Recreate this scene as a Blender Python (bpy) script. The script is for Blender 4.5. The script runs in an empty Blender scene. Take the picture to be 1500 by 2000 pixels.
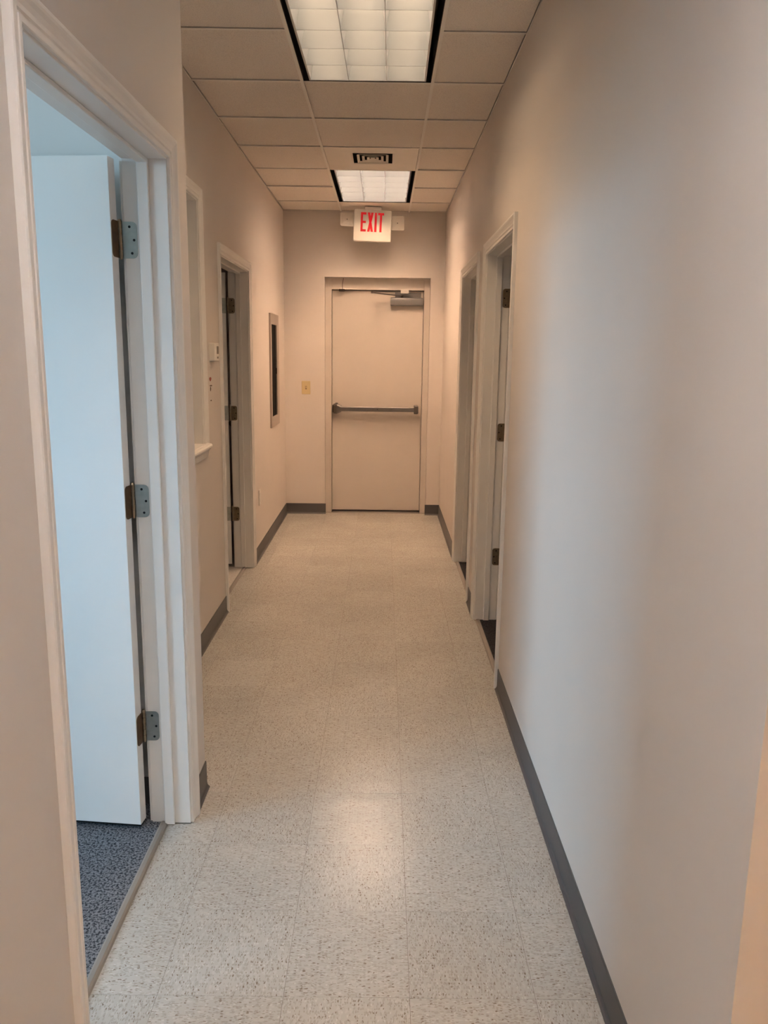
import bpy, bmesh, math, random
from mathutils import Vector, Matrix

random.seed(7)
sc = bpy.context.scene
C = sc.collection
PI = math.pi

# ------------------------------------------------------------------ camera
F_PX, PITCH, YAW, ROLL, CAM_H = 1564.04, 0.1961, 0.0031, 0.0134, 1.5271
cd = bpy.data.cameras.new('camera')
cam = bpy.data.objects.new('camera', cd)
C.objects.link(cam)
cd.sensor_fit = 'HORIZONTAL'
cd.sensor_width = 36.0
cd.lens = F_PX / 1500.0 * 36.0
cd.clip_start = 0.02
F0 = Vector((math.sin(YAW), math.cos(YAW), 0))
R0 = Vector((math.cos(YAW), -math.sin(YAW), 0))
Z0 = Vector((0, 0, 1))
FW = F0 * math.cos(PITCH) - Z0 * math.sin(PITCH)
U0 = F0 * math.sin(PITCH) + Z0 * math.cos(PITCH)
RT = R0 * math.cos(ROLL) + U0 * math.sin(ROLL)
UP = U0 * math.cos(ROLL) - R0 * math.sin(ROLL)
cam.matrix_world = Matrix(((RT.x, UP.x, -FW.x, 0), (RT.y, UP.y, -FW.y, 0), (RT.z, UP.z, -FW.z, CAM_H), (0, 0, 0, 1)))
sc.camera = cam

# ------------------------------------------------------------------ sky, window portal, exposure
SKY_STRENGTH = 21.5
SKY_COLOR = (0.455, 0.74, 1.0, 1)
# tube emission (rgb): near and far corridor lights, the cooler one above the camera, the lobby's
LAMP_NEAR = (40.0, 26.0, 15.0)
LAMP_FAR = (96.0, 61.0, 38.0)
LAMP_ZERO = (60.0, 55.0, 52.0)
LAMP_LOBBY = (92.0, 49.0, 20.0)
w = bpy.data.worlds.new('sky')
sc.world = w
w.use_nodes = True
bg = w.node_tree.nodes['Background']
wn = w.node_tree
_tc = wn.nodes.new('ShaderNodeTexCoord'); _sx = wn.nodes.new('ShaderNodeSeparateXYZ')
wn.links.new(_tc.outputs['Generated'], _sx.inputs['Vector'])
_rp = wn.nodes.new('ShaderNodeValToRGB')          # ground below the horizon, pale overcast sky above it
_rp.color_ramp.elements[0].position = 0.49; _rp.color_ramp.elements[0].color = (0.30, 0.36, 0.38, 1)
_rp.color_ramp.elements[1].position = 0.51; _rp.color_ramp.elements[1].color = SKY_COLOR
_mr = wn.nodes.new('ShaderNodeMapRange'); _mr.inputs['From Min'].default_value = -1; _mr.inputs['From Max'].default_value = 1
wn.links.new(_sx.outputs['Z'], _mr.inputs['Value']); wn.links.new(_mr.outputs['Result'], _rp.inputs['Fac'])
wn.links.new(_rp.outputs['Color'], bg.inputs['Color'])
bg.inputs['Strength'].default_value = SKY_STRENGTH
# window of the left room (its daylight falls through door 1 into the corridor)
WIN_X, WIN_Z0, WIN_Z1 = -4.7, 1.05, 2.65
WINDOWS = [(-2.30, 1.25)]                           # y range of the wide window
for _y0, _y1 in WINDOWS:
    ld = bpy.data.lights.new('window_portal', 'AREA')
    ld.shape = 'RECTANGLE'
    ld.size, ld.size_y = WIN_Z1 - WIN_Z0, _y1 - _y0
    ld.cycles.is_portal = True
    lo = bpy.data.objects.new('window_portal', ld)
    lo.location = (WIN_X - 0.13, (_y0 + _y1) / 2, (WIN_Z0 + WIN_Z1) / 2)
    lo.rotation_euler = (0, -PI / 2, 0)
    C.objects.link(lo)
vs = sc.view_settings
vs.view_transform = 'Standard'
vs.look = 'None'
vs.gamma = 1.0
vs.use_curve_mapping = False
vs.exposure = 0.0
sc.cycles.diffuse_bounces = 5
sc.cycles.glossy_bounces = 3
sc.cycles.max_bounces = 7
sc.cycles.use_denoising = True
sc.cycles.sample_clamp_indirect = 0.0

# ------------------------------------------------------------------ materials
def new_mat(name):
    m = bpy.data.materials.new(name)
    m.use_nodes = True
    nt = m.node_tree
    return m, nt, nt.nodes['Principled BSDF']

def mat(name, col, rough=0.5, metal=0.0, spec=0.5, bump=0.0, bscale=200.0, var=0.0, vscale=6.0, coat=0.0):
    m, nt, b = new_mat(name)
    N, L = nt.nodes, nt.links
    b.inputs['Base Color'].default_value = (*col, 1)
    b.inputs['Roughness'].default_value = rough
    b.inputs['Metallic'].default_value = metal
    b.inputs['Specular IOR Level'].default_value = spec
    b.inputs['Coat Weight'].default_value = coat
    tc = N.new('ShaderNodeTexCoord')
    if bump:
        n = N.new('ShaderNodeTexNoise'); n.inputs['Scale'].default_value = bscale; n.inputs['Detail'].default_value = 3
        L.new(tc.outputs['Object'], n.inputs['Vector'])
        bp = N.new('ShaderNodeBump'); bp.inputs['Strength'].default_value = bump; bp.inputs['Distance'].default_value = 0.002
        L.new(n.outputs['Fac'], bp.inputs['Height']); L.new(bp.outputs['Normal'], b.inputs['Normal'])
    if var:
        n = N.new('ShaderNodeTexNoise'); n.inputs['Scale'].default_value = vscale; n.inputs['Detail'].default_value = 1
        L.new(tc.outputs['Object'], n.inputs['Vector'])
        r = N.new('ShaderNodeMapRange'); r.inputs['To Min'].default_value = 1 - var; r.inputs['To Max'].default_value = 1 + var
        r.inputs['From Min'].default_value = 0.3; r.inputs['From Max'].default_value = 0.7
        L.new(n.outputs['Fac'], r.inputs['Value'])
        mx = N.new('ShaderNodeMix'); mx.data_type = 'RGBA'; mx.blend_type = 'MULTIPLY'; mx.inputs['Factor'].default_value = 1
        mx.inputs['A'].default_value = (*col, 1)
        L.new(r.outputs['Result'], mx.inputs['B']); L.new(mx.outputs['Result'], b.inputs['Base Color'])
    return m

def emis(name, col, strength, base=(0.8, 0.8, 0.8)):
    m, nt, b = new_mat(name)
    b.inputs['Base Color'].default_value = (*base, 1)
    b.inputs['Emission Color'].default_value = col
    b.inputs['Emission Strength'].default_value = strength
    return m

def tile_mat():
    m, nt, b = new_mat('vinyl_composition_tile')
    N, L = nt.nodes, nt.links
    tc = N.new('ShaderNodeTexCoord'); oi = N.new('ShaderNodeObjectInfo')
    off = N.new('ShaderNodeVectorMath'); off.operation = 'SCALE'; off.inputs[0].default_value = (7.3, 3.1, 5.7)
    mul = N.new('ShaderNodeMath'); mul.operation = 'MULTIPLY'; mul.inputs[1].default_value = 9.0
    L.new(oi.outputs['Random'], mul.inputs[0]); L.new(mul.outputs[0], off.inputs['Scale'])
    add = N.new('ShaderNodeVectorMath'); add.operation = 'ADD'
    L.new(tc.outputs['Object'], add.inputs[0]); L.new(off.outputs['Vector'], add.inputs[1])
    col = None
    base = (0.465, 0.455, 0.425, 1)
    prev = None
    # (scale along, scale across, share of cells, radius, colour)
    for i, (sx, sy, keep, rad, c) in enumerate([(60, 130, 0.60, 0.46, (0.50, 0.49, 0.46, 1)),
                                                (75, 170, 0.66, 0.42, (0.405, 0.390, 0.355, 1)),
                                                (110, 240, 0.72, 0.36, (0.36, 0.335, 0.295, 1)),
                                                (85, 170, 0.875, 0.27, (0.235, 0.195, 0.155, 1)),
                                                (90, 210, 0.90, 0.30, (0.56, 0.56, 0.53, 1))]):
        mp = N.new('ShaderNodeMapping'); mp.inputs['Scale'].default_value = (sx, sy, 1)
        mp.inputs['Location'].default_value = (i * 3.7, i * 1.9, 0)
        L.new(add.outputs['Vector'], mp.inputs['Vector'])
        nz = N.new('ShaderNodeTexNoise'); nz.inputs['Scale'].default_value = 1.3; nz.inputs['Detail'].default_value = 0; nz.noise_dimensions = '2D'
        L.new(mp.outputs['Vector'], nz.inputs['Vector'])
        sh = N.new('ShaderNodeVectorMath'); sh.operation = 'MULTIPLY_ADD'; sh.inputs[1].default_value = (0.6, 0.6, 0)
        L.new(nz.outputs['Color'], sh.inputs[0]); L.new(mp.outputs['Vector'], sh.inputs[2])
        v = N.new('ShaderNodeTexVoronoi'); v.voronoi_dimensions = '2D'; v.inputs['Scale'].default_value = 1.0
        L.new(sh.outputs['Vector'], v.inputs['Vector'])
        sp = N.new('ShaderNodeSeparateColor'); L.new(v.outputs['Color'], sp.inputs['Color'])
        g = N.new('ShaderNodeMath'); g.operation = 'GREATER_THAN'; g.inputs[1].default_value = keep
        L.new(sp.outputs['Red'], g.inputs[0])
        s = N.new('ShaderNodeMath'); s.operation = 'LESS_THAN'; s.inputs[1].default_value = rad
        L.new(v.outputs['Distance'], s.inputs[0])
        a = N.new('ShaderNodeMath'); a.operation = 'MULTIPLY'
        L.new(g.outputs[0], a.inputs[0]); L.new(s.outputs[0], a.inputs[1])
        mx = N.new('ShaderNodeMix'); mx.data_type = 'RGBA'
        L.new(a.outputs[0], mx.inputs['Factor']); mx.inputs['B'].default_value = c
        if prev is None: mx.inputs['A'].default_value = base
        else: L.new(prev, mx.inputs['A'])
        prev = mx.outputs['Result']
    # per-tile tint and traffic dirt
    r = N.new('ShaderNodeMapRange'); r.inputs['To Min'].default_value = 0.965; r.inputs['To Max'].default_value = 1.03
    L.new(oi.outputs['Random'], r.inputs['Value'])
    geo = N.new('ShaderNodeNewGeometry')
    dn = N.new('ShaderNodeTexNoise'); dn.inputs['Scale'].default_value = 2.2; dn.inputs['Detail'].default_value = 2
    L.new(geo.outputs['Position'], dn.inputs['Vector'])
    dr = N.new('ShaderNodeMapRange'); dr.inputs['From Min'].default_value = 0.35; dr.inputs['From Max'].default_value = 0.65
    dr.inputs['To Min'].default_value = 0.93; dr.inputs['To Max'].default_value = 1.03
    L.new(dn.outputs['Fac'], dr.inputs['Value'])
    mm = N.new('ShaderNodeMath'); mm.operation = 'MULTIPLY'
    L.new(r.outputs['Result'], mm.inputs[0]); L.new(dr.outputs['Result'], mm.inputs[1])
    fm = N.new('ShaderNodeMix'); fm.data_type = 'RGBA'; fm.blend_type = 'MULTIPLY'; fm.inputs['Factor'].default_value = 1
    L.new(prev, fm.inputs['A']); L.new(mm.outputs[0], fm.inputs['B'])
    L.new(fm.outputs['Result'], b.inputs['Base Color'])
    b.inputs['Roughness'].default_value = 0.25
    b.inputs['Specular IOR Level'].default_value = 0.5
    bn = N.new('ShaderNodeTexNoise'); bn.inputs['Scale'].default_value = 14; bn.inputs['Detail'].default_value = 0
    L.new(add.outputs['Vector'], bn.inputs['Vector'])
    bp = N.new('ShaderNodeBump'); bp.inputs['Strength'].default_value = 0.12; bp.inputs['Distance'].default_value = 0.01
    L.new(bn.outputs['Fac'], bp.inputs['Height']); L.new(bp.outputs['Normal'], b.inputs['Normal'])
    return m

def speckle_mat(name, base, dark, scale, thr, rough=0.95, bump=0.3):
    m, nt, b = new_mat(name)
    N, L = nt.nodes, nt.links
    geo = N.new('ShaderNodeNewGeometry')
    n = N.new('ShaderNodeTexNoise'); n.inputs['Scale'].default_value = scale; n.inputs['Detail'].default_value = 2
    n.inputs['Roughness'].default_value = 0.7
    L.new(geo.outputs['Position'], n.inputs['Vector'])
    r = N.new('ShaderNodeValToRGB')
    r.color_ramp.elements[0].position = thr; r.color_ramp.elements[0].color = (*dark, 1)
    r.color_ramp.elements[1].position = thr + 0.16; r.color_ramp.elements[1].color = (*base, 1)
    L.new(n.outputs['Fac'], r.inputs['Fac']); L.new(r.outputs['Color'], b.inputs['Base Color'])
    bp = N.new('ShaderNodeBump'); bp.inputs['Strength'].default_value = bump; bp.inputs['Distance'].default_value = 0.003
    L.new(n.outputs['Fac'], bp.inputs['Height']); L.new(bp.outputs['Normal'], b.inputs['Normal'])
    b.inputs['Roughness'].default_value = rough
    b.inputs['Specular IOR Level'].default_value = 0.2
    return m

M = {}
M['wall'] = mat('wall_paint', (0.70, 0.645, 0.60), 0.55, var=0.012, vscale=3.0, spec=0.35)
M['room_wall'] = mat('left_room_paint', (0.80, 0.80, 0.79), 0.55, var=0.012, vscale=3.0, spec=0.35)
M['trim'] = mat('trim_paint', (0.83, 0.805, 0.77), 0.38, var=0.012, vscale=5.0, spec=0.45)
M['door'] = mat('door_paint', (0.84, 0.83, 0.81), 0.42, var=0.01, vscale=4.0)
M['exit_door'] = mat('exit_door_paint', (0.63, 0.575, 0.52), 0.45, var=0.012, vscale=4.0)
M['tile'] = tile_mat()
M['subfloor'] = mat('tile_joint', (0.16, 0.13, 0.10), 0.9, bump=0.1)
M['carpet_blue'] = speckle_mat('blue_grey_carpet', (0.24, 0.25, 0.275), (0.03, 0.035, 0.045), 150, 0.40, bump=1.0)
M['carpet_dark'] = speckle_mat('charcoal_carpet', (0.05, 0.05, 0.055), (0.012, 0.012, 0.015), 150, 0.40, bump=0.9)
M['pale_floor'] = speckle_mat('pale_vinyl', (0.62, 0.60, 0.57), (0.50, 0.47, 0.43), 120, 0.35, 0.5, 0.05)
M['cove'] = mat('cove_base_vinyl', (0.092, 0.088, 0.091), 0.45, bump=0.05, bscale=80)
M['strip'] = mat('threshold_vinyl', (0.27, 0.245, 0.22), 0.5, bump=0.05, bscale=80)
M['ceil_tile'] = speckle_mat('ceiling_tile', (0.86, 0.80, 0.73), (0.70, 0.64, 0.58), 240, 0.34, 0.95, 0.5)
M['ceil_plain'] = mat('ceiling_plain', (0.66, 0.62, 0.57), 0.9, bump=0.1)
M['plenum'] = mat('plenum', (0.05, 0.045, 0.04), 0.9, bump=0.1)
M['tee'] = mat('ceiling_grid', (0.88, 0.84, 0.78), 0.45, bump=0.02)
M['black'] = mat('fixture_black', (0.012, 0.011, 0.011), 0.5, bump=0.02)
M['louver'] = mat('louver_aluminium', (0.36, 0.41, 0.47), 0.32, metal=0.95)
M['reflector'] = mat('reflector_white', (0.85, 0.85, 0.85), 0.5)
M['metal_panel'] = mat('vent_white', (0.80, 0.75, 0.68), 0.45, var=0.02)
M['brass'] = mat('tarnished_brass', (0.36, 0.29, 0.20), 0.36, metal=1.0, bump=0.05, bscale=150, var=0.12, vscale=60)
M['zinc'] = mat('zinc_plate', (0.42, 0.44, 0.41), 0.45, metal=0.85, bump=0.05, bscale=150, var=0.08, vscale=50)
M['bronze'] = mat('bronze_plate', (0.16, 0.10, 0.055), 0.45, metal=0.8, bump=0.05, var=0.15, vscale=60)
M['screw'] = mat('screw_dark', (0.012, 0.014, 0.014), 0.5, metal=0.5, var=0.05)
M['alu'] = mat('satin_aluminium', (0.23, 0.215, 0.205), 0.38, metal=0.9, bump=0.03, bscale=200, var=0.04)
M['alu_dark'] = mat('worn_aluminium', (0.16, 0.145, 0.135), 0.42, metal=0.85, bump=0.03, bscale=200, var=0.06)
M['closer'] = mat('closer_grey', (0.24, 0.235, 0.24), 0.4, metal=0.4, var=0.03)
M['dark_metal'] = mat('dark_metal', (0.05, 0.04, 0.035), 0.5, metal=0.5, var=0.05)
M['ivory'] = mat('ivory_plastic', (0.62, 0.50, 0.27), 0.4, var=0.02)
M['white_plastic'] = mat('white_plastic', (0.74, 0.71, 0.66), 0.4, var=0.02)
M['grey_plastic'] = mat('grey_plastic', (0.16, 0.14, 0.12), 0.4, var=0.02)
M['cab_frame'] = mat('cabinet_frame', (0.42, 0.36, 0.32), 0.4, metal=0.5, var=0.04)
M['black_glass'] = mat('black_panel', (0.004, 0.004, 0.004), 0.6, spec=0.03, var=0.02)
M['sign'] = emis('sign_body', (1.0, 0.78, 0.52, 1), 0.04, (0.76, 0.73, 0.66))
M['letter'] = emis('sign_letter', (1.0, 0.012, 0.03, 1), 0.26, (0.5, 0.008, 0.012))
M['lamp_head'] = mat('lamp_head_plastic', (0.74, 0.69, 0.61), 0.35, var=0.02)
M['red_chip'] = mat('red_chip', (0.35, 0.07, 0.05), 0.7, var=0.1, vscale=200)
M['brown_chip'] = mat('brown_chip', (0.14, 0.09, 0.06), 0.7, var=0.1, vscale=200)

def glass_mat():
    m, nt, b = new_mat('clear_glass')
    N, L = nt.nodes, nt.links
    N.remove(b)
    t = N.new('ShaderNodeBsdfTransparent'); t.inputs['Color'].default_value = (0.93, 0.95, 0.95, 1)
    g = N.new('ShaderNodeBsdfGlossy'); g.inputs['Roughness'].default_value = 0.03
    f = N.new('ShaderNodeFresnel'); f.inputs['IOR'].default_value = 1.45
    x = N.new('ShaderNodeMixShader')
    L.new(f.outputs[0], x.inputs[0]); L.new(t.outputs[0], x.inputs[1]); L.new(g.outputs[0], x.inputs[2])
    L.new(x.outputs[0], N['Material Output'].inputs['Surface'])
    return m
M['glass'] = glass_mat()

# ------------------------------------------------------------------ mesh helpers
class MB:
    def __init__(self): self.v, self.f = [], []
    def add(self, vs, fs):
        o = len(self.v); self.v += [tuple(p) for p in vs]; self.f += [tuple(i + o for i in q) for q in fs]; return self
    def box(self, x0, x1, y0, y1, z0, z1):
        return self.add([(x0, y0, z0), (x1, y0, z0), (x1, y1, z0), (x0, y1, z0), (x0, y0, z1), (x1, y0, z1), (x1, y1, z1), (x0, y1, z1)],
                        [(0, 3, 2, 1), (4, 5, 6, 7), (0, 1, 5, 4), (1, 2, 6, 5), (2, 3, 7, 6), (3, 0, 4, 7)])
    def loft(self, rings, cap=True):
        n = len(rings[0]); vs = [p for r in rings for p in r]; fs = []
        for k in range(len(rings) - 1):
            for i in range(n):
                j = (i + 1) % n
                fs.append((k * n + i, k * n + j, (k + 1) * n + j, (k + 1) * n + i))
        if cap:
            fs.append(tuple(range(n - 1, -1, -1))); fs.append(tuple((len(rings) - 1) * n + i for i in range(n)))
        return self.add(vs, fs)
    def prism(self, pts, axis, a0, a1):
        f = {'x': lambda a, p: (a, p[0], p[1]), 'y': lambda a, p: (p[0], a, p[1]), 'z': lambda a, p: (p[0], p[1], a)}[axis]
        return self.loft([[f(a0, p) for p in pts], [f(a1, p) for p in pts]])
    def cyl(self, p0, p1, r0, r1=None, n=14):
        r1 = r0 if r1 is None else r1
        p0, p1 = Vector(p0), Vector(p1); d = (p1 - p0).normalized()
        a = d.orthogonal().normalized(); b = d.cross(a)
        ring = lambda p, r: [p + a * (r * math.cos(2 * PI * i / n)) + b * (r * math.sin(2 * PI * i / n)) for i in range(n)]
        return self.loft([ring(p0, r0), ring(p1, r1)])
    def build(self, name, m, parent=None, loc=(0, 0, 0), rz=0.0, bevel=0.0, smooth=False, seg=2):
        me = bpy.data.meshes.new(name)
        me.from_pydata(self.v, [], self.f)
        bm = bmesh.new(); bm.from_mesh(me); bmesh.ops.recalc_face_normals(bm, faces=bm.faces); bm.to_mesh(me); bm.free()
        return link(name, me, m, parent, loc, rz, bevel, smooth, seg)

def link(name, me, m, parent=None, loc=(0, 0, 0), rz=0.0, bevel=0.0, smooth=False, seg=2):
    if m is not None and not me.materials: me.materials.append(m)
    o = bpy.data.objects.new(name, me)
    C.objects.link(o)
    o.location = loc; o.rotation_euler = (0, 0, rz)
    if parent is not None: o.parent = parent
    if smooth:
        for p in me.polygons: p.use_smooth = True
        if hasattr(me, 'set_sharp_from_angle'): me.set_sharp_from_angle(angle=math.radians(40))
    if bevel:
        b = o.modifiers.new('bevel', 'BEVEL'); b.width = bevel; b.segments = seg; b.limit_method = 'ANGLE'; b.angle_limit = math.radians(40)
    return o

def box(name, m, parent, x0, x1, y0, y1, z0, z1, bevel=0.0):
    """one box whose origin sits at its own centre"""
    cx, cy, cz = (x0 + x1) / 2, (y0 + y1) / 2, (z0 + z1) / 2
    return MB().box(x0 - cx, x1 - cx, y0 - cy, y1 - cy, z0 - cz, z1 - cz).build(name, m, parent, (cx, cy, cz), bevel=bevel)

def empty(name, loc=(0, 0, 0), rz=0.0):
    o = bpy.data.objects.new(name, None)
    C.objects.link(o); o.location = loc; o.rotation_euler = (0, 0, rz); o.empty_display_size = 0.1
    return o

def tag(o, label, cat=None, group=None, kind=None):
    o['label'] = label
    if cat: o['category'] = cat
    if group: o['group'] = group
    if kind: o['kind'] = kind
    return o

def struct(o, label, cat): return tag(o, label, cat, kind='structure')

def rrect(w_, h_, r, n=5, cx=0.0, cy=0.0, corners=(1, 1, 1, 1)):
    pts = []
    for k, (sx, sy, a0) in enumerate([(1, 1, 0), (-1, 1, 90), (-1, -1, 180), (1, -1, 270)]):
        if corners[k]:
            for i in range(n + 1):
                a = math.radians(a0 + 90 * i / n)
                pts.append((cx + sx * (w_ / 2 - r) + r * math.cos(a), cy + sy * (h_ / 2 - r) + r * math.sin(a)))
        else: pts.append((cx + sx * w_ / 2, cy + sy * h_ / 2))
    return pts

# ------------------------------------------------------------------ dimensions (metres)
XL, XR, XN, YE, HC = -0.917, 0.550, -0.614, 7.565, 2.765
YN = 2.61                       # outside corner of the protruding near left wall
WT = 0.126                      # partition thickness
YR = 1.06                       # outside corner of the right wall, near the camera
LOBBY_Y, LOBBY_X = -2.6, 2.6
TILE, TX0, TY0 = 0.3048, -0.2221, 1.6682
GRID, GX, GY = 0.6096, -0.397, 4.0648
D1 = (1.465, 2.385, 2.05)       # door openings: y0, y1, head
D3 = (4.63, 5.565, 2.045)
D4 = (3.555, 4.470, 2.045)
D5 = (4.880, 5.790, 2.045)
W1 = (2.95, 4.10, 1.045, 2.24)   # pass-through window
JT = 0.018

# ------------------------------------------------------------------ shell
def wall_x(name, x0, x1, y0, y1, openings, label, z1=2.93):
    """wall running along y, cut by openings (ya, yb, za, zb)"""
    mb = MB(); y = y0
    for (a, b, c, d) in sorted(openings):
        mb.box(x0, x1, y, a, 0, z1)
        if c > 0: mb.box(x0, x1, a, b, 0, c)
        mb.box(x0, x1, a, b, d, z1)
        y = b
    mb.box(x0, x1, y, y1, 0, z1)
    return struct(mb.build(name, M['wall']), label, 'wall')

wl_near = wall_x('wall_left_near', XN - WT, XN, LOBBY_Y, YN, [(D1[0] - JT, D1[1] + JT, 0, D1[2] + JT)],
                 'near left corridor wall with the daylit open doorway', )
wl_far = wall_x('wall_left_far', XL - WT, XL, YN, YE, [(W1[0] - JT, W1[1] + JT, W1[2] - JT, W1[3] + JT), (D3[0] - JT, D3[1] + JT, 0, D3[2] + JT)],
                'far left corridor wall set back behind the corner')
wr = wall_x('wall_right', XR, XR + WT, YR, YE, [(D4[0] - JT, D4[1] + JT, 0, D4[2] + JT), (D5[0] - JT, D5[1] + JT, 0, D5[2] + JT)],
            'long right corridor wall with two doorways')
EX0, EX1, EZ = -0.545, 0.422, 2.20
mb = MB()
mb.box(-3.4, EX0, YE, YE + 0.20, 0, 2.93); mb.box(EX1, 3.2, YE, YE + 0.20, 0, 2.93); mb.box(EX0, EX1, YE, YE + 0.20, EZ, 2.93)
struct(mb.build('wall_end', M['wall']), 'end wall of the corridor around the exit door', 'wall')
struct(MB().box(XR + WT, LOBBY_X, YR, YR + WT, 0, 2.93).build('wall_right_return', M['wall']), 'warm lit wall turning right at the lower right corner', 'wall')
struct(MB().box(LOBBY_X, LOBBY_X + WT, LOBBY_Y, YR + WT, 0, 2.93).build('wall_lobby_right', M['wall']), 'right wall of the lobby behind the camera', 'wall')
struct(MB().box(XN - WT, LOBBY_X + WT, LOBBY_Y - WT, LOBBY_Y, 0, 2.93).build('wall_lobby_back', M['wall']), 'back wall of the lobby behind the camera', 'wall')
# partition between the left room and the rooms behind it
struct(MB().box(-4.83, XN - WT, 2.50, YN, 0, 2.93).box(XL - WT, XN - WT, YN, YN + 0.002, 0, 2.93).build('wall_left_room_back', M['room_wall']), 'pale partition behind the open left door', 'wall')
# left room shell: window wall and near wall
mb = MB(); y = LOBBY_Y
for _y0, _y1 in WINDOWS:
    mb.box(WIN_X - WT, WIN_X, y, _y0, 0, 2.93)
    mb.box(WIN_X - WT, WIN_X, _y0, _y1, 0, WIN_Z0); mb.box(WIN_X - WT, WIN_X, _y0, _y1, WIN_Z1, 2.93)
    y = _y1
mb.box(WIN_X - WT, WIN_X, y, 2.50, 0, 2.93)
struct(mb.build('wall_left_room_window', M['room_wall']), 'window wall of the left room', 'wall')
struct(MB().box(WIN_X - WT, XN - WT, LOBBY_Y - WT, LOBBY_Y, 0, 2.93).build('wall_left_room_near', M['room_wall']), 'near wall of the left room', 'wall')
# rooms behind the other doors
struct(MB().box(-3.4, -3.28, YN, YE, 0, 2.93).build('wall_left_back_room', M['wall']), 'far side wall of the room behind the left back door', 'wall')
struct(MB().box(3.08, 3.2, 3.0, YE, 0, 2.93).build('wall_right_rooms', M['wall']), 'far side wall of the two right rooms', 'wall')
struct(MB().box(XR + WT, 3.08, 2.9, 3.0, 0, 2.93).build('wall_right_room_near', M['wall']), 'near wall of the first right room', 'wall')
struct(MB().box(XR + WT, 3.08, 4.68, 4.80, 0, 2.93).build('wall_right_room_partition', M['wall']), 'partition between the two right rooms', 'wall')

# floor: joint-coloured bed, one object per vinyl tile
fl = struct(MB().box(-4.9, 3.3, LOBBY_Y - WT, YE + 0.30, -0.10, -0.0012).build('floor', M['subfloor']), 'speckled pale vinyl tile floor of the corridor', 'floor')
tile_full = MB().box(-TILE / 2 + 0.00045, TILE / 2 - 0.00045, -TILE / 2 + 0.00045, TILE / 2 - 0.00045, -0.003, 0.0)
proto = tile_full.build('floor_tile', M['tile'], fl)
first = True
def add_tile(xa, xb, ya, yb, odd):
    global first
    full = abs(xb - xa - TILE) < 1e-4 and abs(yb - ya - TILE) < 1e-4
    cx, cy = (xa + xb) / 2, (ya + yb) / 2
    if full:
        if first: o = proto; first = False
        else: o = proto.copy(); C.objects.link(o)
        o.location = (cx, cy, 0)
    else:
        hx, hy = (xb - xa) / 2 - 0.0005, (yb - ya) / 2 - 0.0005
        if hx < 0.004 or hy < 0.004: return
        if odd: hx, hy = hy, hx
        o = MB().box(-hx, hx, -hy, hy, -0.003, 0.0).build('floor_tile', M['tile'], fl, (cx, cy, 0))
    o.rotation_euler = (random.uniform(-0.0002, 0.0002), random.uniform(-0.0002, 0.0002), (PI / 2 if odd else 0) + (PI if random.random() < 0.5 else 0))
def clear_span(ym):
    xlo = (XN - 0.085 if D1[0] < ym < D1[1] else XN) if ym < YN else (XL - 0.062 if D3[0] < ym < D3[1] else XL)
    xhi = LOBBY_X if ym < YR else (XR + 0.03 if (D4[0] < ym < D4[1] or D5[0] < ym < D5[1]) else XR)
    return xlo, xhi
for j in range(-5, 21):
    ya, yb = TY0 + j * TILE, TY0 + (j + 1) * TILE
    cuts = sorted({ya, yb} | {c for c in (YR, YN, D1[0], D1[1], D3[0], D3[1], D4[0], D4[1], D5[0], D5[1], YE + 0.06) if ya < c < yb})
    segs = [(a, b) + clear_span((a + b) / 2) for a, b in zip(cuts, cuts[1:]) if (a + b) / 2 < YE + 0.06]
    for i in range(-4, 10):
        xa, xb = TX0 + i * TILE, TX0 + (i + 1) * TILE
        if yb < YR and xa > 1.3: continue
        odd = (i + j) % 2 == 1
        if len(segs) > 1 and all(lo <= xa and hi >= xb for _, _, lo, hi in segs):
            add_tile(xa, xb, segs[0][0], segs[-1][1], odd)     # clear of every wall: an uncut tile
            continue
        for a, b, lo, hi in segs:
            xa2, xb2 = max(xa, lo), min(xb, hi)
            if xb2 - xa2 > 0.003: add_tile(xa2, xb2, a, b, odd)
struct(MB().box(1.2, LOBBY_X, LOBBY_Y, YR, -0.004, -0.001).build('floor_lobby', M['pale_floor']), 'plain lobby floor behind the camera', 'floor')
struct(MB().box(-4.7, XN - 0.088, LOBBY_Y, 2.50, -0.006, 0.006).build('floor_left_room_carpet', M['carpet_blue']), 'blue grey carpet of the left room', 'carpet')
struct(MB().box(XR + 0.03, 3.08, 3.0, 4.68, -0.006, 0.005).build('floor_right_room_carpet', M['carpet_dark']), 'dark carpet inside the nearer right doorway', 'carpet')
struct(MB().box(XR + 0.03, 3.08, 4.80, YE, -0.006, 0.005).build('floor_right_back_room_carpet', M['carpet_dark']), 'dark carpet inside the farther right doorway', 'carpet')
struct(MB().box(-3.28, XL - 0.065, YN, YE, -0.006, 0.0035).build('floor_left_back_room', M['pale_floor']), 'pale floor inside the left back doorway', 'floor')

# ceiling: plenum slab, grid and one object per panel
ce = struct(MB().box(-4.9, 3.3, LOBBY_Y - WT, YE + 0.3, 3.0, 3.1).build('ceiling', M['plenum']), 'suspended ceiling of square acoustic panels in a grid', 'ceiling')
struct(MB().box(-4.7, XN - WT, LOBBY_Y, 2.50, HC, HC + 0.03).build('ceiling_left_room', M['ceil_plain']), 'ceiling of the left room', 'ceiling')
struct(MB().box(-3.28, XL - WT, YN, YE, HC, HC + 0.03).build('ceiling_left_back_room', M['ceil_plain']), 'ceiling of the left back room', 'ceiling')
struct(MB().box(XR + WT, 3.08, 3.0, YE, HC, HC + 0.03).build('ceiling_right_rooms', M['ceil_plain']), 'ceiling of the right rooms', 'ceiling')
TW = 0.0075                     # half width of a tee
rows = [GY + k * GRID for k in range(-11, 6)] + [YE]
cols = [XL, GX, GX + GRID, XR]
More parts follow.
